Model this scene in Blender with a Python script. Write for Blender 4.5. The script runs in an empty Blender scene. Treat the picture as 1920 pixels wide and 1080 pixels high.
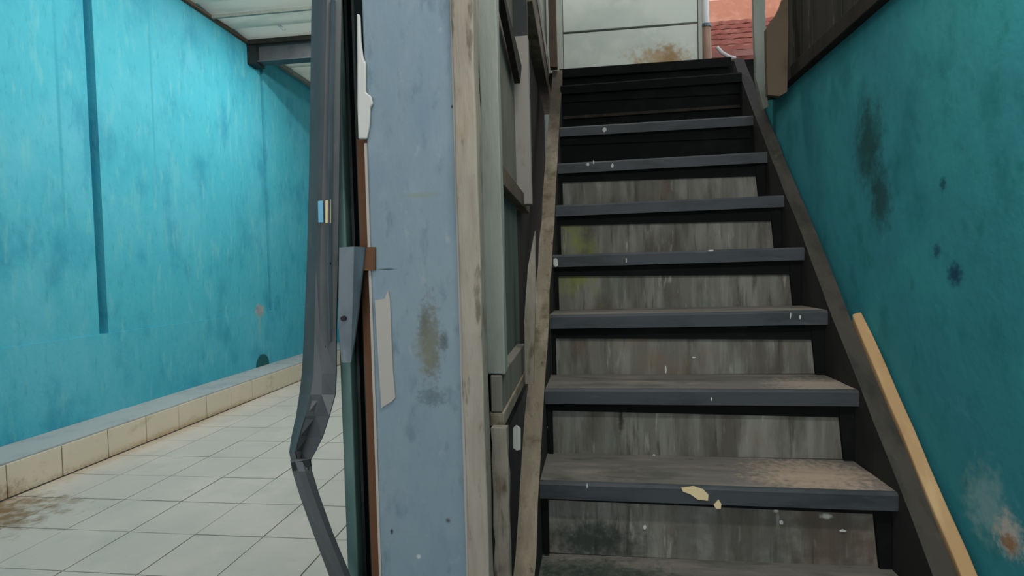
import bpy, bmesh, math, random
from mathutils import Vector, Matrix
random.seed(7)
C = bpy.context.scene.collection
S = bpy.context.scene

# ------------------------------------------------------------------ camera, world, lights, exposure
CAM_H = 1.48
F_PX = 1024.65
RT = Vector((0.99207005, 0.12301318, -0.02578324))
DN = Vector((-0.02144854, -0.03643298, -0.9991059))
FW = Vector((-0.12384255, 0.99173605, -0.03350562))
cam_d = bpy.data.cameras.new('camera')
cam = bpy.data.objects.new('camera', cam_d); C.objects.link(cam)
m = Matrix.Identity(4)
for i in range(3):
    m[i][0] = RT[i]; m[i][1] = -DN[i]; m[i][2] = -FW[i]
m[2][3] = CAM_H
cam.matrix_world = m
cam_d.sensor_width = 36.0
cam_d.lens = 36.0 * F_PX / 1920.0
cam_d.clip_start = 0.02
S.camera = cam

S.view_settings.view_transform = 'Standard'
S.view_settings.look = 'None'
S.view_settings.gamma = 1
S.view_settings.use_curve_mapping = False
S.view_settings.exposure = 0.0

w = bpy.data.worlds.new('overcast_sky'); S.world = w; w.use_nodes = True
bg = w.node_tree.nodes['Background']
bg.inputs[0].default_value = (0.92, 0.95, 1.0, 1); bg.inputs[1].default_value = 1.15

def area(name, loc, target, sx, sy, power, col):
    d = bpy.data.lights.new(name, 'AREA'); d.shape = 'RECTANGLE'; d.size = sx; d.size_y = sy
    d.energy = power; d.color = col
    o = bpy.data.objects.new(name, d); C.objects.link(o); o.location = loc
    v = Vector(target) - Vector(loc)
    o.rotation_euler = v.to_track_quat('-Z', 'Y').to_euler()
    return o
area('tube_light_far', (-2.7, 6.35, 4.58), (-2.7, 6.35, 0), 1.2, 0.12, 64, (1.0, 0.97, 0.90))
area('left_wall_fill', (-1.6, 4.0, 4.5), (-4.37, 4.6, 1.4), 1.2, 0.3, 96, (1.0, 0.97, 0.90))  # unseen fill lamp added to brighten the left wall
area('front_fill', (-0.4, -2.6, 1.9), (-0.2, 3, 1.2), 2.6, 2.6, 30, (1.0, 0.985, 0.95))  # unseen fill panel added behind the camera for column and stairs
area('stair_top_fill', (0.42, 0.62, 2.90), (0.42, 1.5, 0.6), 0.9, 0.10, 19, (1.0, 0.98, 0.93))  # unseen lamp added to light the stairs from above
area('landing_fill', (0.1, 3.3, 4.4), (0.3, 3.95, 2.9), 0.6, 0.3, 17, (1.0, 0.98, 0.92))  # unseen lamp added to brighten the boards behind the landing
area('yard_daylight', (2.2, 4.9, 7.5), (1.9, 7.0, 4.3), 2.0, 2.0, 90, (1.0, 0.97, 0.93))

# ------------------------------------------------------------------ helpers
def ray(px, py):
    return RT * ((px - 960) / F_PX) + DN * ((py - 540) / F_PX) + FW
def at_y(px, py, Y):
    r = ray(px, py); v = r * (Y / r.y); v.z += CAM_H; return v
def at_x(px, py, X):
    r = ray(px, py); v = r * (X / r.x); v.z += CAM_H; return v

def lin(c):
    return tuple((v / 255 / 12.92 if v / 255 <= 0.04045 else ((v / 255 + 0.055) / 1.055) ** 2.4) for v in c) + (1,)

def mat(name, base, layers=(), spots=(), rough=0.7, bump=None, metal=0.0, spec=0.3):
    """layers: (rgb, (sx,sy,sz), lo, hi, strength); spots: (pos, (rx,ry,rz), rgb, strength, raggedness)"""
    M = bpy.data.materials.new(name); M.use_nodes = True
    nt = M.node_tree; N = nt.nodes; L = nt.links
    b = N['Principled BSDF']
    b.inputs['Roughness'].default_value = rough; b.inputs['Metallic'].default_value = metal
    b.inputs['Specular IOR Level'].default_value = spec
    geo = N.new('ShaderNodeNewGeometry'); pos = geo.outputs['Position']
    rgb = N.new('ShaderNodeRGB'); rgb.outputs[0].default_value = lin(base)
    cur = rgb.outputs[0]
    def noise(scale, detail=6.0, rough_=0.6):
        vm = N.new('ShaderNodeVectorMath'); vm.operation = 'MULTIPLY'; vm.inputs[1].default_value = scale
        L.new(pos, vm.inputs[0])
        off = N.new('ShaderNodeVectorMath'); off.operation = 'ADD'
        off.inputs[1].default_value = (random.uniform(0, 50), random.uniform(0, 50), random.uniform(0, 50))
        L.new(vm.outputs[0], off.inputs[0])
        n = N.new('ShaderNodeTexNoise'); n.inputs['Scale'].default_value = 1.0
        n.inputs['Detail'].default_value = detail; n.inputs['Roughness'].default_value = rough_
        L.new(off.outputs[0], n.inputs['Vector'])
        return n.outputs['Fac']
    def mix(fac, col):
        nonlocal cur
        x = N.new('ShaderNodeMix'); x.data_type = 'RGBA'
        L.new(fac, x.inputs['Factor']); L.new(cur, x.inputs['A']); x.inputs['B'].default_value = lin(col)
        cur = x.outputs['Result']
    def remap(v, a, b2, c, d):
        r = N.new('ShaderNodeMapRange'); r.interpolation_type = 'SMOOTHSTEP'
        for i, val in enumerate((a, b2, c, d)): r.inputs[i + 1].default_value = val
        L.new(v, r.inputs[0]); return r.outputs[0]
    for col, sc, lo, hi, st in layers:
        mix(remap(noise(sc), lo, hi, 0, st), col)
    for p, r, col, st, rag in spots:
        sub = N.new('ShaderNodeVectorMath'); sub.operation = 'SUBTRACT'; sub.inputs[1].default_value = p; L.new(pos, sub.inputs[0])
        dv = N.new('ShaderNodeVectorMath'); dv.operation = 'DIVIDE'; dv.inputs[1].default_value = r; L.new(sub.outputs[0], dv.inputs[0])
        ln = N.new('ShaderNodeVectorMath'); ln.operation = 'LENGTH'; L.new(dv.outputs[0], ln.inputs[0])
        k = 2.6 / max(min(r), 0.02)
        ns = noise((k, k, k), 5.0)
        ma = N.new('ShaderNodeMath'); ma.operation = 'MULTIPLY_ADD'; ma.inputs[1].default_value = rag * 3; L.new(ns, ma.inputs[0])
        sh = N.new('ShaderNodeMath'); sh.operation = 'SUBTRACT'; sh.inputs[1].default_value = rag * 1.5
        L.new(ln.outputs['Value'], ma.inputs[2]); L.new(ma.outputs[0], sh.inputs[0])
        mix(remap(sh.outputs[0], 1.25, 0.25, 0, st), col)
    L.new(cur, b.inputs['Base Color'])
    if bump:
        sc, st, dist = bump
        bp = N.new('ShaderNodeBump'); bp.inputs['Strength'].default_value = st; bp.inputs['Distance'].default_value = dist
        L.new(noise(sc), bp.inputs['Height']); L.new(bp.outputs[0], b.inputs['Normal'])
    return M

def hexa(bm, p):
    """8 points: bottom ring 0-3, top ring 4-7 (counter-clockwise)"""
    v = [bm.verts.new(q) for q in p]
    for f in ((3, 2, 1, 0), (4, 5, 6, 7), (0, 1, 5, 4), (1, 2, 6, 5), (2, 3, 7, 6), (3, 0, 4, 7)):
        bm.faces.new([v[i] for i in f])
def box(bm, x0, x1, y0, y1, z0, z1):
    hexa(bm, [(x0, y0, z0), (x1, y0, z0), (x1, y1, z0), (x0, y1, z0), (x0, y0, z1), (x1, y0, z1), (x1, y1, z1), (x0, y1, z1)])
def prism(bm, pts, d):
    """closed outline pts extruded by vector d"""
    a = [bm.verts.new(Vector(p)) for p in pts]; b = [bm.verts.new(Vector(p) + Vector(d)) for p in pts]
    bm.faces.new(a[::-1]); bm.faces.new(b)
    n = len(a)
    for i in range(n): bm.faces.new((a[i], a[(i + 1) % n], b[(i + 1) % n], b[i]))
def tube(bm, pts, r, n=10):
    pts = [Vector(p) for p in pts]; rings = []
    for i, p in enumerate(pts):
        t = (pts[min(i + 1, len(pts) - 1)] - pts[max(i - 1, 0)]).normalized()
        a = t.orthogonal().normalized() if not rings else (prev - t * prev.dot(t)).normalized()
        prev = a; b = t.cross(a)
        rings.append([bm.verts.new(p + (a * math.cos(2 * math.pi * k / n) + b * math.sin(2 * math.pi * k / n)) * r) for k in range(n)])
    for q in range(len(rings) - 1):
        for k in range(n): bm.faces.new((rings[q][k], rings[q][(k + 1) % n], rings[q + 1][(k + 1) % n], rings[q + 1][k]))
    bm.faces.new(rings[0][::-1]); bm.faces.new(rings[-1])
def rough_up(bm, cuts, amp, seed=0):
    """subdivide long edges and jitter: hand-cut, worn edges"""
    rnd = random.Random(seed)
    es = [e for e in bm.edges if e.calc_length() > 0.25]
    if es: bmesh.ops.subdivide_edges(bm, edges=es, cuts=cuts, use_grid_fill=True)
    for v in bm.verts: v.co += Vector((rnd.uniform(-amp, amp), rnd.uniform(-amp, amp), rnd.uniform(-amp, amp)))

def obj(name, bm, material, parent=None, bevel=0.0, smooth=False):
    bmesh.ops.recalc_face_normals(bm, faces=bm.faces[:])
    me = bpy.data.meshes.new(name)
    if parent is not None:
        off = Vector((0, 0, 0)); q = parent
        while q is not None: off += Vector(q.location); q = q.parent
        bmesh.ops.translate(bm, verts=bm.verts[:], vec=-off)
    bm.to_mesh(me); bm.free()
    me.materials.append(material)
    if smooth:
        for f in me.polygons: f.use_smooth = True
    o = bpy.data.objects.new(name, me); C.objects.link(o)
    if parent is not None: o.parent = parent
    if bevel:
        b = o.modifiers.new('bevel', 'BEVEL'); b.width = bevel; b.segments = 2; b.limit_method = 'ANGLE'
    return o
def obox(name, material, parent, *a, bevel=0.0):
    bm = bmesh.new(); box(bm, *a); return obj(name, bm, material, parent, bevel)
def struct(o): o['kind'] = 'structure'; return o
def tag(o, label, cat, group=None):
    o['label'] = label; o['category'] = cat
    if group: o['group'] = group
    return o
def thing(name, label, cat, loc, group=None):
    o = bpy.data.objects.new(name, None); C.objects.link(o); o.location = loc; o.empty_display_size = 0.1
    return tag(o, label, cat, group)

# ------------------------------------------------------------------ materials
LW = -4.37          # left wall plane
KX = -3.93          # kerb front plane
RW = 0.99           # right wall plane
def lp(x, y): return tuple(at_x(x, y, LW))
def rp(x, y): return tuple(at_x(x, y, RW))
M_teal_l = mat('teal_paint_left', (70, 174, 196),
    [((98, 184, 206), (1.3, 1.3, 1.1), .42, .70, .55), ((44, 142, 172), (2.2, 2.2, 1.2), .48, .70, .7),
     ((112, 188, 196), (14, 14, 3.0), .52, .72, .5), ((40, 140, 160), (22, 22, 7), .55, .75, .4)],
    [(lp(486, 584), (.2, .12, .09), (150, 150, 145), .9, .6), (lp(485, 610), (.2, .05, .16), (125, 175, 180), .6, .5),
     (lp(110, 200), (.2, .02, 1.1), (38, 140, 158), .5, .5), (lp(285, 180), (.2, .02, 1.1), (38, 140, 158), .4, .5)],
    rough=.75, bump=((26, 26, 18), .5, .012))
M_teal_r = mat('teal_paint_right', (52, 138, 148),
    [((58, 158, 160), (2.6, 2.6, 2.2), .45, .70, .6), ((28, 112, 118), (5, 5, 3.4), .50, .72, .7),
     ((26, 116, 108), (15, 15, 11), .55, .75, .5), ((84, 160, 168), (9, 9, 7), .62, .78, .4)],
    [(rp(1628, 270), (.2, .10, .17), (24, 50, 46), .75, .5), (rp(1650, 375), (.2, .07, .12), (28, 46, 42), .7, .5),
     (rp(1790, 515), (.2, .035, .035), (22, 66, 92), .9, .5), (rp(1757, 470), (.2, .018, .022), (22, 70, 92), .8, .5),
     (rp(1768, 345), (.2, .014, .022), (20, 72, 76), .8, .5),
     (rp(1850, 945), (.2, .085, .10), (128, 170, 172), .85, .6), (rp(1893, 1005), (.2, .050, .055), (196, 190, 178), .95, .7),
     (rp(1893, 1018), (.2, .030, .026), (160, 120, 84), .95, .6)],
    rough=.75, bump=((20, 20, 20), .3, .008))
M_tile = mat('pale_floor_tile', (184, 180, 173), [((202, 192, 184), (1.2, 1.2, 1), .45, .65, .6), ((166, 168, 162), (3, 3, 3), .5, .72, .5),
     ((166, 164, 152), (11, 11, 11), .60, .8, .5)],
    [((KX, 2.95, 0), (.60, .42, .2), (116, 92, 58), .95, .8), ((KX + .03, 4.6, 0), (.10, 1.6, .1), (168, 150, 120), .55, .7),
     ((-2.75, 5.1, 0), (.16, .06, .1), (150, 158, 154), .5, .4)], rough=.42, spec=.35)
M_grout = mat('grey_grout', (108, 110, 106), [((88, 86, 80), (6, 6, 6), .45, .7, .7)], rough=.9)
M_skirt = mat('cream_skirting_tile', (208, 202, 182), [((218, 208, 190), (2, 2, 2), .45, .7, .6), ((180, 168, 136), (5, 5, 9), .55, .75, .6)],
    [((KX, 2.9, 0.02), (.2, .5, .12), (140, 108, 66), .85, .6), ((KX, 4.9, 0.0), (.2, 1.8, .05), (176, 146, 108), .6, .6)], rough=.45)
M_ledge = mat('grey_cement_ledge', (158, 166, 168), [((134, 146, 152), (3, 3, 3), .45, .7, .8)], rough=.85)
M_sheet = mat('white_roof_sheet', (230, 230, 222), [((202, 206, 196), (.8, 3, 3), .45, .7, .7)], rough=.6)
nt_ = M_sheet.node_tree; b_ = nt_.nodes['Principled BSDF']; tl_ = nt_.nodes.new('ShaderNodeBsdfTranslucent'); mx_ = nt_.nodes.new('ShaderNodeMixShader')
src_ = b_.inputs['Base Color'].links[0].from_socket
nt_.links.new(src_, tl_.inputs['Color']); mx_.inputs[0].default_value = .5
nt_.links.new(b_.outputs[0], mx_.inputs[1]); nt_.links.new(tl_.outputs[0], mx_.inputs[2])
nt_.links.new(mx_.outputs[0], nt_.nodes['Material Output'].inputs['Surface'])   # translucent roofing lets the sky through
M_brownwood = mat('brown_batten_wood', (98, 84, 70), [((60, 48, 38), (4, 4, 4), .45, .7, .8)], rough=.85)
M_bluecol = mat('blue_grey_column_paint', (124, 142, 152),
    [((106, 130, 146), (4, 4, 1.6), .45, .68, .8), ((138, 150, 160), (9, 9, 7), .52, .72, .5), ((92, 112, 124), (28, 28, 12), .54, .72, .6), ((150, 158, 162), (34, 34, 20), .60, .74, .5)],
    [(tuple(at_y(808, 640, 1.15)), (.025, .1, .10), (98, 96, 80), .75, .8), (tuple(at_y(795, 610, 1.15)), (.014, .1, .05), (84, 88, 80), .7, .7),
     (tuple(at_y(832, 640, 1.15)), (.012, .1, .025), (74, 84, 84), .8, .5), (tuple(at_y(800, 655, 1.15)), (.03, .1, .06), (112, 112, 96), .6, .7),
     (tuple(at_y(810, 745, 1.15)), (.035, .1, .022), (86, 100, 108), .7, .7), (tuple(at_y(848, 200, 1.15)), (.004, .1, .005), (20, 22, 24), 1, .2),
     (tuple(at_y(790, 366, 1.15)), (.05, .1, .007), (124, 134, 124), .7, .4), (tuple(at_y(735, 996, 1.15)), (.004, .1, .008), (26, 34, 40), .9, .3),
     (tuple(at_y(840, 976, 1.15)), (.006, .1, .007), (70, 74, 70), .9, .3), (tuple(at_y(785, 1044, 1.15)), (.006, .1, .006), (190, 196, 196), .9, .3),
     (tuple(at_y(725, 505, 1.15)), (.025, .1, .002), (40, 56, 66), .9, .2)],
    rough=.55, bump=((40, 40, 16), .25, .006))
M_beige = mat('bare_weathered_wood', (143, 134, 121), [((166, 157, 145), (16, 16, 2.2), .42, .66, .8), ((110, 97, 80), (9, 9, 5), .52, .70, .85),
     ((82, 72, 58), (40, 40, 9), .56, .70, .7), ((152, 134, 106), (7, 7, 6), .55, .75, .5)], rough=.9, bump=((60, 60, 8), .6, .008))
M_pale = mat('pale_green_flaking_paint', (148, 152, 143), [((126, 132, 124), (10, 10, 2), .45, .68, .8), ((164, 164, 154), (18, 18, 3), .54, .72, .6),
     ((112, 112, 98), (22, 22, 7), .60, .76, .6)], rough=.8, bump=((50, 50, 8), .4, .006))
M_greypanel = mat('grey_shutter_panel', (124, 118, 108), [((98, 94, 86), (10, 10, 2), .45, .68, .8), ((134, 132, 122), (18, 18, 4), .55, .72, .5)], rough=.85)
M_greenpanel = mat('dull_green_panel', (88, 100, 92), [((66, 76, 68), (10, 10, 2), .45, .68, .8)], rough=.85)
M_stile = mat('bare_grey_stile', (146, 140, 132), [((136, 130, 120), (10, 10, 2), .45, .68, .8), ((110, 102, 90), (24, 24, 7), .60, .76, .6)], rough=.85)
M_darkwood = mat('dark_sooty_wood', (44, 40, 34), [((28, 26, 22), (9, 9, 3), .42, .66, .8), ((84, 78, 66), (26, 26, 2.4), .60, .74, .7)], rough=.85, bump=((50, 50, 6), .5, .006))
M_plank = mat('dark_wall_plank', (56, 53, 46), [((28, 28, 26), (7, 7, 2), .42, .66, .8), ((116, 112, 98), (22, 22, 3), .56, .72, .75)], rough=.85)
M_string_l = mat('worn_stringer_wood', (132, 121, 104), [((160, 148, 130), (14, 6, 6), .45, .68, .8), ((92, 80, 60), (12, 9, 9), .50, .70, .85),
     ((62, 52, 42), (40, 24, 24), .60, .74, .7), ((112, 104, 70), (8, 5, 5), .55, .72, .5)], [((-.12, 3.25, 2.5), (.5, .5, .6), (48, 42, 34), .85, .3)], rough=.9, bump=((60, 30, 30), .6, .008))
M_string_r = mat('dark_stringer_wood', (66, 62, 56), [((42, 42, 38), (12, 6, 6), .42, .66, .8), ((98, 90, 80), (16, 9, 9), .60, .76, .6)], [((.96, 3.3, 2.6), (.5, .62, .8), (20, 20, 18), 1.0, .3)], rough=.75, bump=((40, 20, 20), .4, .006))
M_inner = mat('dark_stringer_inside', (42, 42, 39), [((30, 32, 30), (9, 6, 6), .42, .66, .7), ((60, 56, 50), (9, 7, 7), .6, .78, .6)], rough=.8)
M_riser = mat('worn_grey_riser_wood', (104, 103, 96),
    [((130, 130, 123), (15, 15, 1.6), .42, .62, .8), ((80, 75, 67), (9, 9, 2.0), .46, .64, .85), ((118, 98, 78), (3.4, 3.4, 4), .52, .72, .55),
     ((62, 60, 54), (44, 44, 3.5), .56, .72, .75), ((160, 160, 153), (40, 40, 6), .60, .74, .6), ((92, 104, 96), (5, 5, 6), .56, .72, .5)],
    [((-.02, 2.3, 1.55), (.15, .4, .2), (122, 128, 62), .75, .7), ((.05, 2.5, 1.78), (.12, .3, .12), (118, 124, 66), .5, .7),
     ((.02, 1.68, .64), (.16, .1, .07), (34, 44, 40), .85, .6), ((.46, 1.68, .70), (.2, .1, .16), (66, 64, 60), .5, .6),
     ((.72, 1.68, .72), (.16, .1, .2), (74, 66, 58), .7, .6), ((.56, 1.675, .75), (.008, .1, .009), (196, 194, 186), .9, .3),
     ((.70, 1.675, .735), (.018, .1, .009), (190, 190, 182), .9, .4), ((.13, 1.9, .95), (.012, .1, .05), (40, 38, 34), .9, .4)],
    rough=.85, bump=((60, 60, 5), .6, .006))
M_tread = mat('worn_tread_wood', (112, 108, 101), [((136, 128, 118), (3, 16, 16), .44, .66, .8), ((84, 84, 78), (4, 9, 9), .48, .68, .8),
     ((60, 64, 62), (6, 22, 22), .56, .72, .6), ((176, 158, 140), (5, 12, 12), .62, .78, .6)],
    [((.70, 1.75, .83), (.20, .16, .05), (190, 166, 146), .75, .7), ((.78, 1.95, 1.07), (.16, .14, .05), (176, 162, 146), .6, .7),
     ((-.0, 1.46, .59), (.30, .20, .05), (38, 56, 48), .9, .7), ((.12, 1.72, .83), (.10, .05, .05), (70, 72, 60), .5, .6)], rough=.8, bump=((8, 50, 50), .5, .005))
M_nosing = mat('slate_nosing_paint', (66, 70, 74), [((48, 53, 55), (4, 9, 14), .45, .68, .8), ((88, 92, 96), (7, 20, 40), .58, .75, .5),
     ((150, 150, 150), (46, 46, 46), .70, .78, .7)], rough=.6, bump=((10, 40, 40), .3, .003))
M_paint_shade = mat('black_paint_and_shade', (15, 18, 18), [((26, 28, 26), (5, 9, 9), .5, .7, .7)], rough=.85, spec=.12)  # black paint, also the painted shade under the nosings
M_stick = mat('fresh_timber', (180, 146, 104), [((200, 170, 126), (14, 4, 4), .45, .66, .8), ((164, 124, 84), (12, 4, 4), .54, .72, .7)], rough=.75, bump=((40, 12, 12), .3, .004))
M_steel = mat('dark_grey_steel_paint', (82, 85, 88), [((66, 70, 72), (6, 6, 3), .45, .68, .8), ((104, 110, 112), (30, 30, 14), .60, .76, .6)], rough=.5, metal=.0, spec=.45)
M_steelb = mat('blue_grey_steel', (98, 110, 118), [((76, 86, 92), (12, 12, 5), .45, .68, .8), ((126, 138, 144), (20, 20, 3), .58, .74, .6)], rough=.4, metal=.2, spec=.5)
M_green = mat('teal_grey_channel_paint', (104, 134, 130), [((82, 112, 110), (9, 9, 3), .45, .68, .7), ((112, 116, 94), (24, 24, 6), .56, .72, .7)], rough=.5, metal=.1)
M_dark = mat('dark_channel_paint', (34, 40, 41), [((22, 26, 26), (9, 9, 3), .45, .7, .7), ((58, 66, 64), (20, 20, 3), .6, .78, .6)], rough=.55)
M_rust = mat('brown_fibre_strip', (104, 72, 50), [((84, 56, 38), (10, 10, 3), .45, .68, .8), ((92, 84, 72), (14, 14, 5), .58, .74, .5)], rough=.85)
M_foam = mat('white_filler', (196, 194, 190), [((186, 184, 178), (20, 20, 8), .45, .7, .7)], rough=.5)
M_patch = mat('bare_plaster_patch', (172, 166, 160), [((172, 164, 154), (14, 14, 6), .45, .7, .7)], rough=.85)
M_blue = mat('blue_sticker', (110, 176, 206), rough=.5)
M_cream = mat('cream_sticker', (222, 202, 158), rough=.5)
M_black = mat('black_bolt', (16, 17, 18), rough=.5)
M_board = mat('whitewashed_board', (176, 184, 176), [((156, 166, 160), (2, 2, 2), .45, .68, .8), ((192, 198, 192), (6, 6, 6), .54, .74, .5)],
    [((.60, 3.98, 2.93), (.22, .2, .11), (150, 124, 82), .75, .9), ((.66, 3.98, 2.92), (.09, .2, .12), (126, 98, 58), .7, .8)], rough=.85)
M_whitepole = mat('white_pole_paint', (246, 246, 244), rough=.4)
M_browntube = mat('brown_pole_sleeve', (150, 122, 104), [((110, 84, 68), (30, 30, 4), .45, .7, .7)], rough=.6)
M_rooftile = mat('red_clay_roof', (140, 84, 74), [((166, 116, 102), (3, 3, 3), .45, .7, .7), ((96, 52, 46), (7, 7, 7), .5, .7, .7)], rough=.85)
M_pinkwall = mat('pink_render', (224, 188, 182), [((200, 150, 138), (3, 3, 3), .45, .7, .7)], rough=.85)
M_terra = mat('terracotta_band', (176, 118, 94), [((204, 152, 130), (4, 4, 6), .45, .7, .7)], rough=.6)
M_hole = mat('dark_drain', (34, 92, 96), rough=.8)

# ------------------------------------------------------------------ setting: floor, walls, ceilings
floor = struct(obox('floor', M_grout, None, -4.6, 1.2, -6.0, 11.2, -.08, -.004))
T = .42
for i in range(9):
    for j in range(23):
        x0 = KX + .013 + i * T; y0 = 2.86 - 4 * T + j * T - .0015 * i
        if x0 + T > -.12: continue
        if j == 0 and i == 0:
            bm = bmesh.new(); box(bm, .0035, T - .0035, .0035, T - .0035, -.006, 0); tile0 = obj('floor_tile', bm, M_tile, floor, bevel=.0015)
            tile0.location = (x0, y0, 0)
        else:
            t = tile0.copy(); C.objects.link(t); t.location = (x0, y0, random.uniform(-.001, .001)); t.rotation_euler = (random.uniform(-.002, .002), random.uniform(-.002, .002), 0)

def slabs(name, mtl, boxes):
    bm = bmesh.new()
    for b in boxes: box(bm, *b)
    return struct(obj(name, bm, mtl))
CZ = 4.64
GA, GB, GC, GD = lp(170, 300)[1], lp(187, 300)[1], lp(494, 300)[1], lp(500, 300)[1]
wl = slabs('wall_left', M_teal_l, [
    (LW - .20, LW - .11, -3, 11.2, 0, 5),
    (LW - .11, LW + .014, -3, 11.2, 0, .985),
    (LW - .11, LW, -3, GA, .985, 5), (LW - .11, LW, GB, GC, .985, 5), (LW - .11, LW, GD, 11.2, .985, 5)])
# kerb along the left wall: ledge and skirting tiles
kerb = struct(obox('trim_1', M_ledge, None, LW + .014, KX - .012, -2.5, 11, 0, .248, bevel=.006))
bm = bmesh.new(); box(bm, KX - .012, KX, .004, .401, .002, .232)
sk0 = obj('skirting_tile', bm, M_skirt, kerb, bevel=.002); sk0.location = (0, 1.22, 0)
for j in range(1, 22):
    t = sk0.copy(); C.objects.link(t); t.location = (random.uniform(-.002, .002), 1.22 + .405 * j, 0)
# broken plaster and drain mouth on the left wall
c0 = Vector(lp(490, 676))
bm = bmesh.new()
prism(bm, [(LW + .012, c0.y + .15 * math.cos(a), .25 + .16 * math.sin(a)) for a in [math.pi * k / 12 for k in range(13)]], (.012, 0, 0))
drain = obj('drain_mouth', bm, M_hole, wl)
bm = bmesh.new(); c1 = Vector(lp(486, 582))
prism(bm, [(LW + .001, c1.y + r * math.cos(a), c1.z + r * .8 * math.sin(a)) for a, r in zip([2 * math.pi * k / 11 for k in range(11)], [.09, .13, .07, .12, .1, .06, .11, .09, .05, .1, .12])], (.006, 0, 0))
obj('bare_plaster_patch', bm, M_ledge, wl)

struct(obox('wall_back', M_teal_l, None, LW, -.24, 11.0, 11.2, 0, 5))
struct(obox('wall_middle', M_greenpanel, None, -.36, -.27, 1.46, 11.0, 0, 4.64))
wr = slabs('wall_right', M_teal_r, [(RW, RW + .2, -3, 4.0, 0, 2.34), (RW + .012, RW + .2, -3, 2.735, 2.34, 4.7)])

bm = bmesh.new()
for yy in (-2.6, .8, 4.2, 10.9): box(bm, LW + .05, -.3, yy, yy + .05, CZ - .06, CZ - .012)
ceil = struct(obj('ceiling', bm, M_brownwood))
obox('ceiling_strip', M_darkwood, ceil, LW + .05, -.3, 6.90, 6.965, CZ - .07, CZ - .012)  # dark strip standing in for the shadow gap above the beam
obox('ceiling_strip', M_pale, ceil, LW + .05, -.3, 6.18, 6.21, CZ - .05, CZ - .012)
for k in range(21):
    y0 = -3.0 + k * .68
    bm = bmesh.new()
    hexa(bm, [(LW - .05, y0, CZ + .06), (-.25, y0, CZ + .06), (-.25, y0 + .74, CZ - .01), (LW - .05, y0 + .74, CZ - .01),
              (LW - .05, y0, CZ + .07), (-.25, y0, CZ + .07), (-.25, y0 + .74, CZ), (LW - .05, y0 + .74, CZ)])
    obj('roof_sheet', bm, M_sheet, ceil)
bm = bmesh.new(); box(bm, LW + .002, LW + .05, 3, 6.9, CZ - .05, CZ - .012); rough_up(bm, 9, .006, 3)
struct(obj('trim_2', bm, M_brownwood))
bm = bmesh.new(); box(bm, LW + .002, LW + .07, 7.2, 11, CZ - .07, CZ - .015); rough_up(bm, 9, .006, 4)
struct(obj('trim_3', bm, M_pale))
beam = thing('steel_roof_beam', 'dark grey steel beam crossing under the white roof sheets', 'beam', (LW, 7.05, 4.36))
obox('web', M_steel, beam, LW + .01, -.28, 7.02, 7.08, 4.37, 4.58)
obox('flange', M_steel, beam, LW + .01, -.28, 6.97, 7.13, 4.575, 4.59)
obox('flange', M_steel, beam, LW + .01, -.28, 6.97, 7.13, 4.36, 4.375)
obox('end_plate', M_dark, beam, LW, LW + .13, 6.95, 7.15, 4.33, 4.60)
bm = bmesh.new(); tube(bm, [at_y(500, 22, 6.6), at_y(512, 38, 6.6), at_y(534, 56, 6.6)], .018, 8)
tag(obj('hanging_wire', bm, M_foam), 'short pale wire hanging from the roof sheets before the beam', 'wire')

# mezzanine over the shop front, landing and upper room
struct(obox('ceiling_2', M_board, None, -.24, RW, -3, 0.85, 2.95, 3.1))
ZL = 2.72; YL = 3.46
tag(obox('landing', M_paint_shade, None, -.24, 1.6, YL + .06, 4.3, ZL - .04, ZL), 'black painted timber landing at the head of the stairs', 'landing')
YB = 4.0
wb = struct(obox('wall_stairhead', M_pale, None, -.3, .78, YB + .03, YB + .12, ZL, 4.7))
xr = at_y(1308, 60, YB).x; xl = at_y(1056, 60, YB).x; zc = at_y(1180, 53, YB).z
for (z0, z1, yy) in ((ZL + .005, zc - .006, YB), (zc + .006, 4.6, YB - .006)):
    bm = bmesh.new(); box(bm, xl, xr, yy, YB + .03, z0, z1); obj('wall_panel', bm, M_board, wb, bevel=.003)
obox('edge_strip', M_pale, wb, -.20, xl - .004, YB - .012, YB + .03, ZL, 4.6)
obox('edge_strip', M_pale, wb, xr + .004, xr + .028, YB - .012, YB + .03, ZL, 4.6)
struct(obox('ceiling_3', M_board, None, -.36, 1.6, 2.0, 4.1, 4.64, 4.74))

# pole beside the opening
x0 = at_y(1324, 40, 4.16).x; zt = at_y(1324, 50, 4.16).z
pole = thing('door_pole', 'slim pole by the upper opening, white above and brown below', 'pole', (x0 + .005, 4.16, ZL))
bm = bmesh.new(); tube(bm, [(x0 - .008, 4.16, zt), (x0 - .012, 4.16, 4.6)], .030, 14); obj('white_tube', bm, M_whitepole, pole, smooth=True)
bm = bmesh.new(); tube(bm, [(x0 + .008, 4.16, ZL), (x0 - .006, 4.16, zt)], .036, 14); obj('brown_sleeve', bm, M_browntube, pole, smooth=True)
bm = bmesh.new(); tube(bm, [(x0 - .006, 4.16, zt - .008), (x0 - .006, 4.16, zt + .012)], .042, 14); obj('collar', bm, M_steelb, pole)
bm = bmesh.new(); tube(bm, [at_y(1344, 88, 3.72), at_y(1354, 99, 3.72), at_y(1368, 107, 3.72), at_y(1378, 109, 3.74)], .012, 8)
tag(obj('bent_strip', bm, M_foam), 'pale bent strip lying on the landing below the red roof', 'strip')

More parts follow.
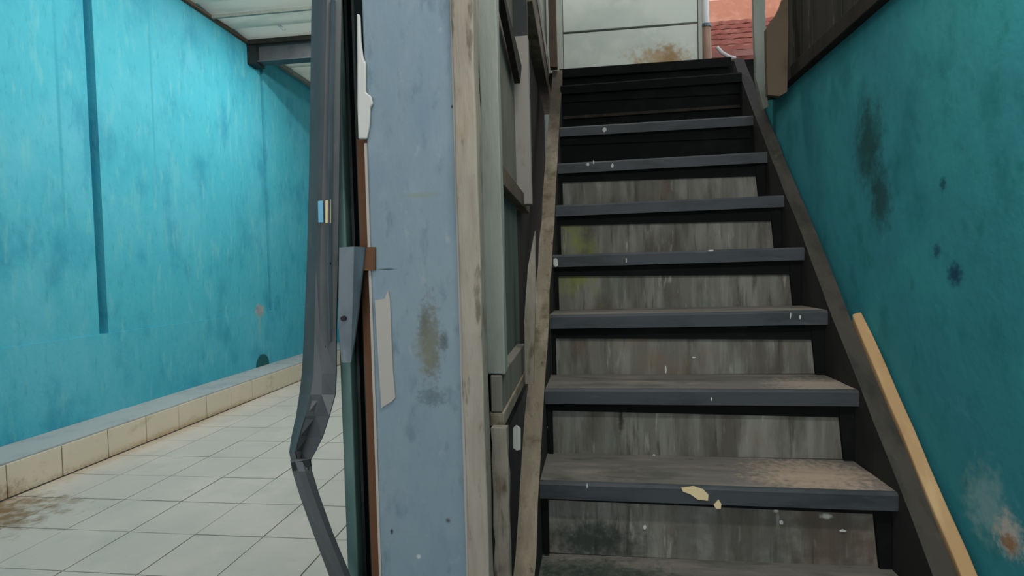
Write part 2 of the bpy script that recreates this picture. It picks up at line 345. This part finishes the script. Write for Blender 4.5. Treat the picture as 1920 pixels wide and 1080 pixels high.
# neighbouring roof seen through the opening
roof = thing('neighbouring_roof', 'red clay roof of the house beyond the upper opening', 'roof', (2.0, 7.0, 1.2))
for k in range(6):
    y0 = 6.0 + k * .27; z0 = 3.74 + k * .165
    bm = bmesh.new(); N_ = 72; top = []; bot = []
    for q in range(N_ + 1):
        x = .2 + 3.4 * q / N_; h = .012 * abs(math.sin(x * math.pi / .16))
        top.append((bm.verts.new((x, y0, z0 + h)), bm.verts.new((x, y0 + .34, z0 + .13 + h))))
        bot.append((bm.verts.new((x, y0, z0 + h - .045)), bm.verts.new((x, y0 + .34, z0 + .085 + h))))
    for q in range(N_):
        bm.faces.new((top[q][0], top[q + 1][0], top[q + 1][1], top[q][1]))
        bm.faces.new((bot[q][1], bot[q + 1][1], bot[q + 1][0], bot[q][0]))
        bm.faces.new((bot[q][0], bot[q + 1][0], top[q + 1][0], top[q][0]))
    obj('tile_course', bm, M_rooftile, roof)
obox('gable_wall', M_pinkwall, roof, .2, 3.6, 8.0, 8.15, 2.6, 6.6)
obox('front_wall', M_rooftile, roof, .3, 3.5, 6.12, 6.25, 1.2, 3.68)
obox('ridge_band', M_terra, roof, .2, 3.6, 7.62, 7.72, 4.40, 4.96)

# ------------------------------------------------------------------ staircase
def sk(y): return .030 * (y - 1.639)
Y0, DY, Z0, DZ = 1.639, .229, .828, .237
XA, XB = -.130, .870
stair = thing('staircase', 'steep worn wooden staircase with dark nosings between two stringers', 'staircase', (.37, 1.3, 0))
tilt = {-1: .0, 0: -.010, 1: -.003, 2: .004, 3: .003, 4: .004, 5: .006, 6: .004, 7: .006}
for k in range(-3, 8):
    y = Y0 + DY * k; z = Z0 + DZ * k
    if k == 7: z -= .0; y = 3.24; z = 1.48 + 1.07
    s = sk(y); t = tilt.get(k, 0)
    yb = y + DY + .045; 
    def Q(x, yy, zz): return (x + s, yy, zz + t * (x - .37))
    th = .048
    bm = bmesh.new()
    hexa(bm, [Q(XA - .008, y + .012, z - th), Q(XB + .008, y + .012, z - th), Q(XB + .008, yb, z - th), Q(XA - .008, yb, z - th),
              Q(XA - .008, y + .012, z), Q(XB + .008, y + .012, z), Q(XB + .008, yb, z), Q(XA - .008, yb, z)])
    tr = obj('tread', bm, M_tread if k < 6 else M_paint_shade, stair)
    # painted nosing with an uneven worn upper edge
    bm = bmesh.new(); n = 24; rnd = random.Random(40 + k); rows = []
    for q in range(n + 1):
        x = XA - .006 + (XB - XA + .012) * q / n; e = rnd.uniform(-.003, .0005) if k < 4 else rnd.uniform(-.0015, .0005)
        rows.append([bm.verts.new(Q(x, yy, zz)) for yy, zz in ((y, z - th - .004), (y - .002, z - .008), (y + .004, z + e), (y + .013, z + .0008), (y + .013, z - th - .004))])
    for a, b in zip(rows, rows[1:]):
        for c in range(5): bm.faces.new((a[c], b[c], b[(c + 1) % 5], a[(c + 1) % 5]))
    bm.faces.new(rows[0]); bm.faces.new(rows[-1][::-1])
    obj('nosing', bm, M_nosing if k < 7 else M_paint_shade, tr)
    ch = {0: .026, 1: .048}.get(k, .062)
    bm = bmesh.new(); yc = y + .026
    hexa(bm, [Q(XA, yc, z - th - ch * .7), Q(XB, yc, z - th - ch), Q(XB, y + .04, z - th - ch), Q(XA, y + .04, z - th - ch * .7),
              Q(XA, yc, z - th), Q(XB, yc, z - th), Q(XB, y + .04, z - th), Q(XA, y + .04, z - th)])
    obj('shade_strip', bm, M_paint_shade, tr)  # black strip below the nosing in place of its cast shadow
    if k == 0:
        for pts in ([(1277, 914), (1300, 911), (1318, 917), (1328, 927), (1327, 938), (1308, 936), (1294, 926), (1280, 921)], [(1338, 946), (1347, 936), (1352, 944), (1351, 953), (1342, 953)]):
            bm = bmesh.new(); prism(bm, [at_y(px, py, y - .0015) for px, py in pts], (0, -.003, 0))
            obj('paint_chip', bm, M_cream, tr)
    # riser below this tread
    zlow = z - DZ if k < 7 else 1.48 + .769
    bm = bmesh.new()
    hexa(bm, [Q(XA, y + .036, zlow), Q(XB, y + .036, zlow), Q(XB, y + .056, zlow), Q(XA, y + .056, zlow),
              Q(XA, y + .036, z - th), Q(XB, y + .036, z - th), Q(XB, y + .056, z - th), Q(XA, y + .056, z - th)])
    obj('riser', bm, M_riser if k < 6 else M_paint_shade, stair)
    if -1 <= k < 6:   # dark upright strips where riser meets stringer
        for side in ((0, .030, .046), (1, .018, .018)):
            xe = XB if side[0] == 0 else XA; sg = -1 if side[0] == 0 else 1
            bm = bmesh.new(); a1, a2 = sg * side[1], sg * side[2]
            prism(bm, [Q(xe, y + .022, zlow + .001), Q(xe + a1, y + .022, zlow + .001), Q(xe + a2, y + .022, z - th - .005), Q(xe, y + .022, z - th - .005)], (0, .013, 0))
            obj('corner_strip', bm, M_paint_shade, stair)
    if k == 7:   # thin batten across the dark upper riser
        bm = bmesh.new(); zz = 1.48 + .895
        hexa(bm, [Q(XA, y + .018, zz - .016), Q(XB, y + .018, zz - .016), Q(XB, y + .036, zz - .016), Q(XA, y + .036, zz - .016),
                  Q(XA, y + .018, zz), Q(XB, y + .018, zz), Q(XB, y + .036, zz), Q(XA, y + .036, zz)])
        obj('batten', bm, M_darkwood, stair)
# flecks of white paint on nosings and risers
for px, py, Y, a, b in ((1133, 243, Y0 + 6 * DY, 5, 5), (1102, 308, Y0 + 5 * DY, 3, 4), (1113, 304, Y0 + 5 * DY, 2, 4), (1148, 311, Y0 + 5 * DY, 3, 5),
        (1042, 492, Y0 + 3 * DY, 6, 8), (1333, 470, Y0 + 3 * DY + .004, 6, 2), (1174, 488, Y0 + 3 * DY, 1.5, 6), (1500, 594, Y0 + 2 * DY, 2, 5), (1482, 592, Y0 + 2 * DY, 1.5, 6),
        (1248, 692, Y0 + 2 * DY + .036, 2, 9), (1301, 670, Y0 + 2 * DY + .036, 4, 2), (1334, 748, Y0 + DY, 1.5, 4), (1030, 801, Y0 + DY + .036, 5, 3), (1226, 854, Y0 + DY + .036, 3.5, 3),
        (1101, 910, Y0, 1.5, 6), (1209, 988, Y0 + .036, 3, 6), (1465, 979, Y0 + .036, 4.5, 5), (1580, 995, Y0 + .036, 7, 3)):
    bm = bmesh.new(); rr = random.Random(px)
    prism(bm, [at_y(px + a * math.cos(t) * rr.uniform(.6, 1.1), py + b * math.sin(t) * rr.uniform(.6, 1.1), Y - .0025) for t in [2 * math.pi * q / 8 for q in range(8)]], (0, -.002, 0))
    obj('paint_fleck', bm, M_foam, stair)
obox('nosing', M_paint_shade, stair, -.10, .93, YL, YL + .058, ZL - .055, ZL + .001, bevel=.004)
obox('riser', M_paint_shade, stair, -.10, .93, YL + .03, YL + .055, ZL - .30, ZL - .055)
# stringers: raking boards; top edge runs just above the nosing corners
def rake(y): return Z0 + (y - Y0) * DZ / DY
def stringer(x0, x1, ya, yb, up, down, mtl, inner, side, seed):
    bm = bmesh.new(); n = 26; rnd = random.Random(seed); rings = []
    for q in range(n + 1):
        y = ya + (yb - ya) * q / n; s = sk(y); j = lambda a=.003: rnd.uniform(-a, a)
        zt, zb = rake(y) + up, max(rake(y) - down, 0.0)
        zt = max(zt, .02)
        rings.append([bm.verts.new((x0 + s + j(), y, zb)), bm.verts.new((x1 + s, y, zb)), bm.verts.new((x1 + s + j(), y, zt + j())), bm.verts.new((x0 + s + j(), y, zt + j()))])
    for a, b in zip(rings, rings[1:]):
        for c in range(4): bm.faces.new((a[c], a[(c + 1) % 4], b[(c + 1) % 4], b[c]))
    bm.faces.new(rings[0][::-1]); bm.faces.new(rings[-1])
    o = obj('stringer', bm, mtl, stair)
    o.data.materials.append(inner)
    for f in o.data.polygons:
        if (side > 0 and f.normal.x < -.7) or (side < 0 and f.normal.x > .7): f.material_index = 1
    return o
sl = stringer(XA - .062, XA - .004, .90, 3.43, .022, .34, M_string_l, M_inner, -1, 5)
sl['label'] = 'pale worn left stringer'
stringer(XB + .004, XB + .062, .90, 3.42, .022, .34, M_string_r, M_inner, 1, 6)

# bare timber batten along the right stringer
bm = bmesh.new(); n = 14; rings = []; rnd = random.Random(3)
for q in range(n + 1):
    f = q / n; y = .95 + (2.055 - .95) * f
    a, b = XB + .066 + sk(y), RW - .003
    b = a + .036 if q < n else a + .030
    zt = rake(y) + .035; j = rnd.uniform(-.0015, .0015)
    rings.append([bm.verts.new((a + j, y, zt - .10)), bm.verts.new((b + j, y, zt - .10)), bm.verts.new((b + j, y, zt + .008)), bm.verts.new((a + j, y, zt))])
for a, b in zip(rings, rings[1:]):
    for c in range(4): bm.faces.new((a[c], a[(c + 1) % 4], b[(c + 1) % 4], b[c]))
bm.faces.new(rings[0][::-1]); bm.faces.new(rings[-1])
tag(obj('timber_batten', bm, M_stick, bevel=.004), 'bare yellow timber batten laid along the right stringer against the teal wall', 'batten')

# ------------------------------------------------------------------ column
YC = 1.15
xcl = at_y(696, 540, YC).x; xcr = at_y(862, 540, YC).x
col = thing('column', 'blue-grey painted column with stained front beside the stairs', 'column', ((xcl + xcr) / 2, YC + .1, 0))
bm = bmesh.new(); box(bm, xcl, xcr, YC, YC + .27, 0, 4.64); rough_up(bm, 30, .0012, 2)
obj('shaft', bm, M_bluecol, col, bevel=.004)
pat = [(704, 563), (722, 560), (728, 545), (732, 562), (735, 640), (738, 700), (742, 745), (736, 752), (716, 764), (712, 700), (708, 640)]
bm = bmesh.new(); prism(bm, [at_y(px, py, YC - .001) for px, py in pat], (0, -.0035, 0)); obj('plaster_patch', bm, M_patch, col)
fm = [(671, 28), (677, 30), (679, 80), (683, 110), (688, 120), (688, 175), (698, 182), (701, 196), (696, 204), (695, 235), (690, 262), (674, 262), (672, 200), (672, 120)]
bm = bmesh.new(); prism(bm, [at_y(px, py, YC - .001) for px, py in fm], (0, -.008, 0)); obj('filler_bead', bm, M_foam, col, bevel=.003)
obox('edge_bead', M_patch, col, xcl - .004, xcl + .0015, YC - .002, YC + .02, 0, at_y(700, 268, YC).z)
obox('edge_bead', M_patch, col, xcr - .003, xcr + .0025, YC - .0025, YC + .01, 0, 4.6)
plank = thing('column_plank', 'bare weathered upright plank on the right side of the blue-grey column', 'plank', (xcr + .02, YC + .1, 0))
bm = bmesh.new(); box(bm, xcr + .002, xcr + .048, YC - .012, YC + .045, 0, 4.6); rough_up(bm, 40, .0022, 8)
obj('board', bm, M_beige, plank, bevel=.004)

# ------------------------------------------------------------------ gate channel, brown strip, bracket
def xat(px, Y, py=540): return at_y(px, py, Y).x
gc = thing('gate_channel', 'dark upright steel channel with teal left lip beside the column', 'channel', (xat(660, 1.2), 1.22, 0))
YG = 1.19
obox('web', M_dark, gc, xat(640, YG), xat(684, YG), YG + .05, YG + .056, 0, 4.6)
obox('lip', M_green, gc, xat(632, YG), xat(652, YG), YG, YG + .056, 0, 4.6, bevel=.003)
obox('lip', M_dark, gc, xat(676, YG), xat(682, YG), YG, YG + .056, 0, 4.6, bevel=.002)
obox('inner_rib', M_dark, gc, xat(657, YG), xat(662, YG), YG + .02, YG + .05, 0, 4.6)
for px, py in ((669, 825), (669, 962), (661, 186)):
    p = at_y(px, py, YG + .048); bm = bmesh.new(); tube(bm, [p, p + Vector((0, -.008, 0))], .005, 8); obj('bolt', bm, M_steelb, gc)
bs = at_y(690, 262, 1.18)
bm = bmesh.new(); box(bm, xat(681, 1.18), xat(716, 1.18), 1.172, 1.20, 0, bs.z)
tag(obj('brown_strip', bm, M_rust), 'brown fibreboard strip standing between the dark channel and the column', 'strip')
br = thing('gate_bracket', 'blue-grey bent steel bracket clamped over the dark channel', 'bracket', tuple(at_y(660, 680, 1.15)))
bm = bmesh.new(); prism(bm, [at_y(px, py, 1.155) for px, py in [(636, 464), (664, 462), (661, 560), (658, 680), (640, 680), (634, 600)]], (0, .006, 0)); obj('left_plate', bm, M_steelb, br)
a = [(664, 462, 1.155), (684, 463, 1.135), (678, 520, 1.135), (672, 580, 1.135), (664, 640, 1.14), (658, 680, 1.155), (661, 560, 1.155)]
bm = bmesh.new(); prism(bm, [at_y(*q) for q in a], (0, .006, 0)); obj('right_plate', bm, M_steelb, br)
bm = bmesh.new(); prism(bm, [at_y(px, py, 1.143) for px, py in [(683, 463), (703, 463), (703, 507), (678, 507)]], (0, .005, 0)); o = obj('tan_tab', bm, M_rust, br); o['label'] = 'brown tab'
p = at_y(645, 597, 1.154); bm = bmesh.new(); tube(bm, [p, p + Vector((0, -.006, 0))], .006, 8); obj('bolt', bm, M_black, br)

# bent gate post
gp = thing('bent_gate_post', 'dark grey steel gate post kinked and crumpled near its foot', 'gate post', (xat(600, 1.14), 1.14, 0))
ST = [  # y_px, [left edge, left fold, mid fold, right edge] x_px, depth of each
    (-900, (605, 623, 632, 662), (1.18, 1.15, 1.15, 1.16)),
    (0, (584, 605, 613, 640), (1.19, 1.155, 1.15, 1.165)),
    (300, (580, 598, 606, 636), (1.19, 1.155, 1.15, 1.165)),
    (500, (575, 592, 600, 633), (1.19, 1.155, 1.15, 1.165)),
    (620, (570, 590, 600, 630), (1.18, 1.145, 1.145, 1.16)),
    (700, (566, 588, 604, 630), (1.17, 1.135, 1.14, 1.15)),
    (740, (561, 582, 603, 628), (1.165, 1.13, 1.135, 1.15)),
    (780, (555, 572, 592, 617), (1.155, 1.12, 1.14, 1.12)),
    (820, (546, 560, 576, 604), (1.145, 1.105, 1.14, 1.10)),
    (848, (542, 553, 565, 590), (1.135, 1.095, 1.13, 1.09)),
    (866, (546, 556, 563, 580), (1.125, 1.09, 1.12, 1.085))]
def strip(stations, th, mtl, name):
    bm = bmesh.new(); F = []; B = []
    for yp, xs, ds in stations:
        F.append([bm.verts.new(at_y(x, yp, d)) for x, d in zip(xs, ds)])
        B.append([bm.verts.new(at_y(x, yp, d) + Vector((0, th, 0))) for x, d in zip(xs, ds)])
    n = len(F[0])
    for i in range(len(F) - 1):
        for c in range(n - 1):
            bm.faces.new((F[i][c], F[i + 1][c], F[i + 1][c + 1], F[i][c + 1])); bm.faces.new((B[i][c + 1], B[i + 1][c + 1], B[i + 1][c], B[i][c]))
        bm.faces.new((F[i][0], B[i][0], B[i + 1][0], F[i + 1][0])); bm.faces.new((F[i][-1], F[i + 1][-1], B[i + 1][-1], B[i][-1]))
    for i in (0, -1):
        for c in range(n - 1): bm.faces.new((F[i][c], F[i][c + 1], B[i][c + 1], B[i][c]))
    return obj(name, bm, mtl, gp)
strip(ST, .005, M_steel, 'upper_channel')
strip([(0, (620, 624, 628), (1.15, 1.142, 1.15)), (300, (614, 618, 622), (1.15, 1.142, 1.15)), (500, (612, 616, 620), (1.15, 1.142, 1.15)), (640, (616, 619, 622), (1.15, 1.142, 1.152))], .004, M_steelb, 'edge_rib')
LO = [(862, (544, 552, 566, 581), (1.12, 1.085, 1.085, 1.09)), (884, (548, 560, 572, 583), (1.11, 1.075, 1.075, 1.09)),
      (930, (562, 574, 588, 597), (1.11, 1.08, 1.08, 1.095)), (1000, (587, 602, 614, 622), (1.11, 1.085, 1.085, 1.10)),
      (1080, (617, 634, 646, 655), (1.11, 1.09, 1.09, 1.105)), (1180, (650, 667, 679, 690), (1.11, 1.09, 1.09, 1.105)),
      (1500, (662, 679, 691, 702), (1.12, 1.10, 1.10, 1.115)), (1869, (674, 691, 703, 714), (1.13, 1.11, 1.11, 1.125))]
strip(LO, .005, M_steel, 'lower_channel')
bm = bmesh.new(); prism(bm, [at_y(px, py, 1.083) for px, py in [(546, 868), (580, 862), (583, 874), (549, 884)]], (0, .004, 0)); obj('crushed_lip', bm, M_dark, gp)
for pts, mm, nm in (([(596, 377), (605, 376), (606, 417), (597, 417)], M_blue, 'blue_sticker'), ([(610, 376), (620, 374), (620, 418), (610, 418)], M_cream, 'cream_sticker')):
    bm = bmesh.new(); prism(bm, [at_y(px, py, 1.1465) for px, py in pts], (0, .002, 0)); obj(nm, bm, mm, gp)
for px, py in ((618, 494), (609, 650)):
    p = at_y(px, py, 1.15); bm = bmesh.new(); tube(bm, [p, p + Vector((0, -.004, 0))], .004, 8); obj('bolt', bm, M_black, gp)

# ------------------------------------------------------------------ shutter partition left of the stairs
XP = -.205
sh = thing('shutter_partition', 'old pale green wooden shutter frame along the left of the stairs', 'shutter', (XP, 1.6, 1.1))
zb = at_y(930, 702, 1.30).z
xs0, xs1 = xat(909, 1.30), xat(944, 1.30)
bm = bmesh.new(); box(bm, xs0, xs1, 1.30, 1.345, zb, 4.5); rough_up(bm, 24, .0015, 12); obj('front_stile', bm, M_pale, sh, bevel=.003)
def ypl(px, X, py): return at_x(px, py, X).y
xa, xb = XP - .03, XP
yf = 2.25
zm = at_x(975, 372, XP).z
obox('upper_panel', M_greypanel, sh, xa, XP - .012, 1.345, 1.955, zm, 4.5)
obox('lower_panel', M_greenpanel, sh, xa, XP - .014, 1.345, 1.95, zb - .10, zm)
obox('rear_stile', M_stile, sh, xat(967, 1.95), xat(1001, 1.95), 1.95, 1.995, zm - .02, at_y(985, 66, 1.95).z, bevel=.003)
obox('middle_rail', M_brownwood, sh, xa, XP + .012, 1.345, 2.18, zm - .03, zm + .022, bevel=.003)
obox('bottom_rail', M_greypanel, sh, xat(915, 1.30), XP + .012, 1.298, 1.86, zb - .092, zb - .002, bevel=.003)
obox('sill', M_string_l, sh, xa + .01, XP + .016, 1.30, 1.90, zb - .128, zb - .093, bevel=.003)
zg = at_y(985, 68, 1.95).z
obox('dark_pane', M_dark, sh, xat(962, 1.95), xat(1000, 1.95), 1.962, 1.985, zg, 3.9)
bm = bmesh.new(); q0, q1 = at_x(934, -60, XP + .02), at_x(975, 128, XP + .02)
prism(bm, [q0 + Vector((0, -.02, 0)), q0 + Vector((0, .05, 0)), q1 + Vector((0, .06, .03)), q1 + Vector((0, -.0, -.05))], (-.02, 0, 0)); obj('diagonal_brace', bm, M_darkwood, sh)
bm = bmesh.new(); box(bm, xat(914, 1.24), xat(943, 1.24), 1.24, 1.27, .62, zb - .115); box(bm, xat(914, 1.24), -.214, 1.241, 1.269, 0, .62); rough_up(bm, 12, .002, 14)
obox('backing_board', M_darkwood, sh, -.262, XP - .02, 1.40, 1.455, 0, zb - .13)
lowp = obj('shutter_post', bm, M_beige, bevel=.003)
tag(lowp, 'short bare upright post under the shutter frame beside the left stringer', 'post')
bm = bmesh.new(); prism(bm, [at_y(px, py, 1.72) for px, py in [(1003, 432), (1004, 560), (1000, 720), (985, 720), (983, 600), (990, 500)]], (0, .02, 0))
tag(obj('splinter_board', bm, M_beige), 'narrow pointed pale board between the shutter and the left stringer', 'board')
bm = bmesh.new(); prism(bm, [at_y(px, py, 1.42) for px, py in [(962, 803), (968, 798), (976, 804), (976, 843), (969, 845), (962, 840)]], (0, .006, 0))
tag(obj('white_tag', bm, M_foam), 'small white tag in the gap beside the left stringer', 'tag')

# head of the stairs, left: edge beam and newel post
eb = thing('edge_beam', 'weathered floor-edge beam on the left at the stair head', 'beam', (-.2, 2.8, 2.5))
obox('beam_board', M_string_l, eb, -.235, -.17, 2.28, 3.95, 2.58, 2.72, bevel=.004)
obox('edge_strip', M_stile, eb, -.19, -.165, 2.28, 3.95, 2.70, 2.78, bevel=.003)
xn = xat(1040, 3.38, 60)
bm = bmesh.new(); box(bm, xn - .035, xn + .012, 3.36, 3.42, 2.70, 4.6); rough_up(bm, 12, .002, 15)
tag(obj('newel_post', bm, M_brownwood, bevel=.003), 'brown upright post on the left at the stair head', 'post')
obox('dark_filler', M_darkwood, sh, xa - .02, XP - .02, 1.345, 3.9, 1.0, 2.58)

# head of the stairs, right: pale post, brown board, dark plank cladding
Yp = 2.93
bm = bmesh.new(); 
lft = [at_y(1400, -640, Yp), at_y(1414, 60, Yp), at_y(1418, 150, Yp), at_y(1432, 205, Yp)]
rgt = [at_y(1424, -640, Yp), at_y(1436, 60, Yp), at_y(1438, 120, Yp), at_y(1441, 200, Yp)]
prism(bm, lft + rgt[::-1], (0, .03, 0))
tag(obj('pale_post', bm, M_pale, bevel=.002), 'pale flaking upright post on the right at the stair head', 'post')
bm = bmesh.new(); prism(bm, [at_y(px, py, 2.60) for px, py in [(1440, 178), (1438, 120), (1437, 54), (1446, 38), (1455, 28), (1464, 10), (1471, -10), (1462, -640), (1470, -640), (1478, 40), (1476, 172), (1462, 180)]], (0, .03, 0))
tag(obj('brown_board', bm, M_brownwood), 'brown rough upright board right of the pale post', 'board')
cl = thing('plank_cladding', 'dark sooty plank cladding above the teal stair wall', 'cladding', (RW, 2.0, 2.32))
y = 1.15; k = 0
while y < 2.68:
    wd = .125 + .02 * math.sin(k * 2.3)
    bm = bmesh.new(); box(bm, RW - .018 - .004 * (k % 3), RW + .012, y + .004, min(y + wd - .004, 2.725), 2.355, 4.4); rough_up(bm, 6, .0012, 60 + k)
    obj('plank', bm, M_plank, cl)
    y += wd; k += 1
obox('bottom_rail', M_darkwood, cl, RW - .035, RW + .01, 1.0, 2.925, 2.30, 2.362, bevel=.004)
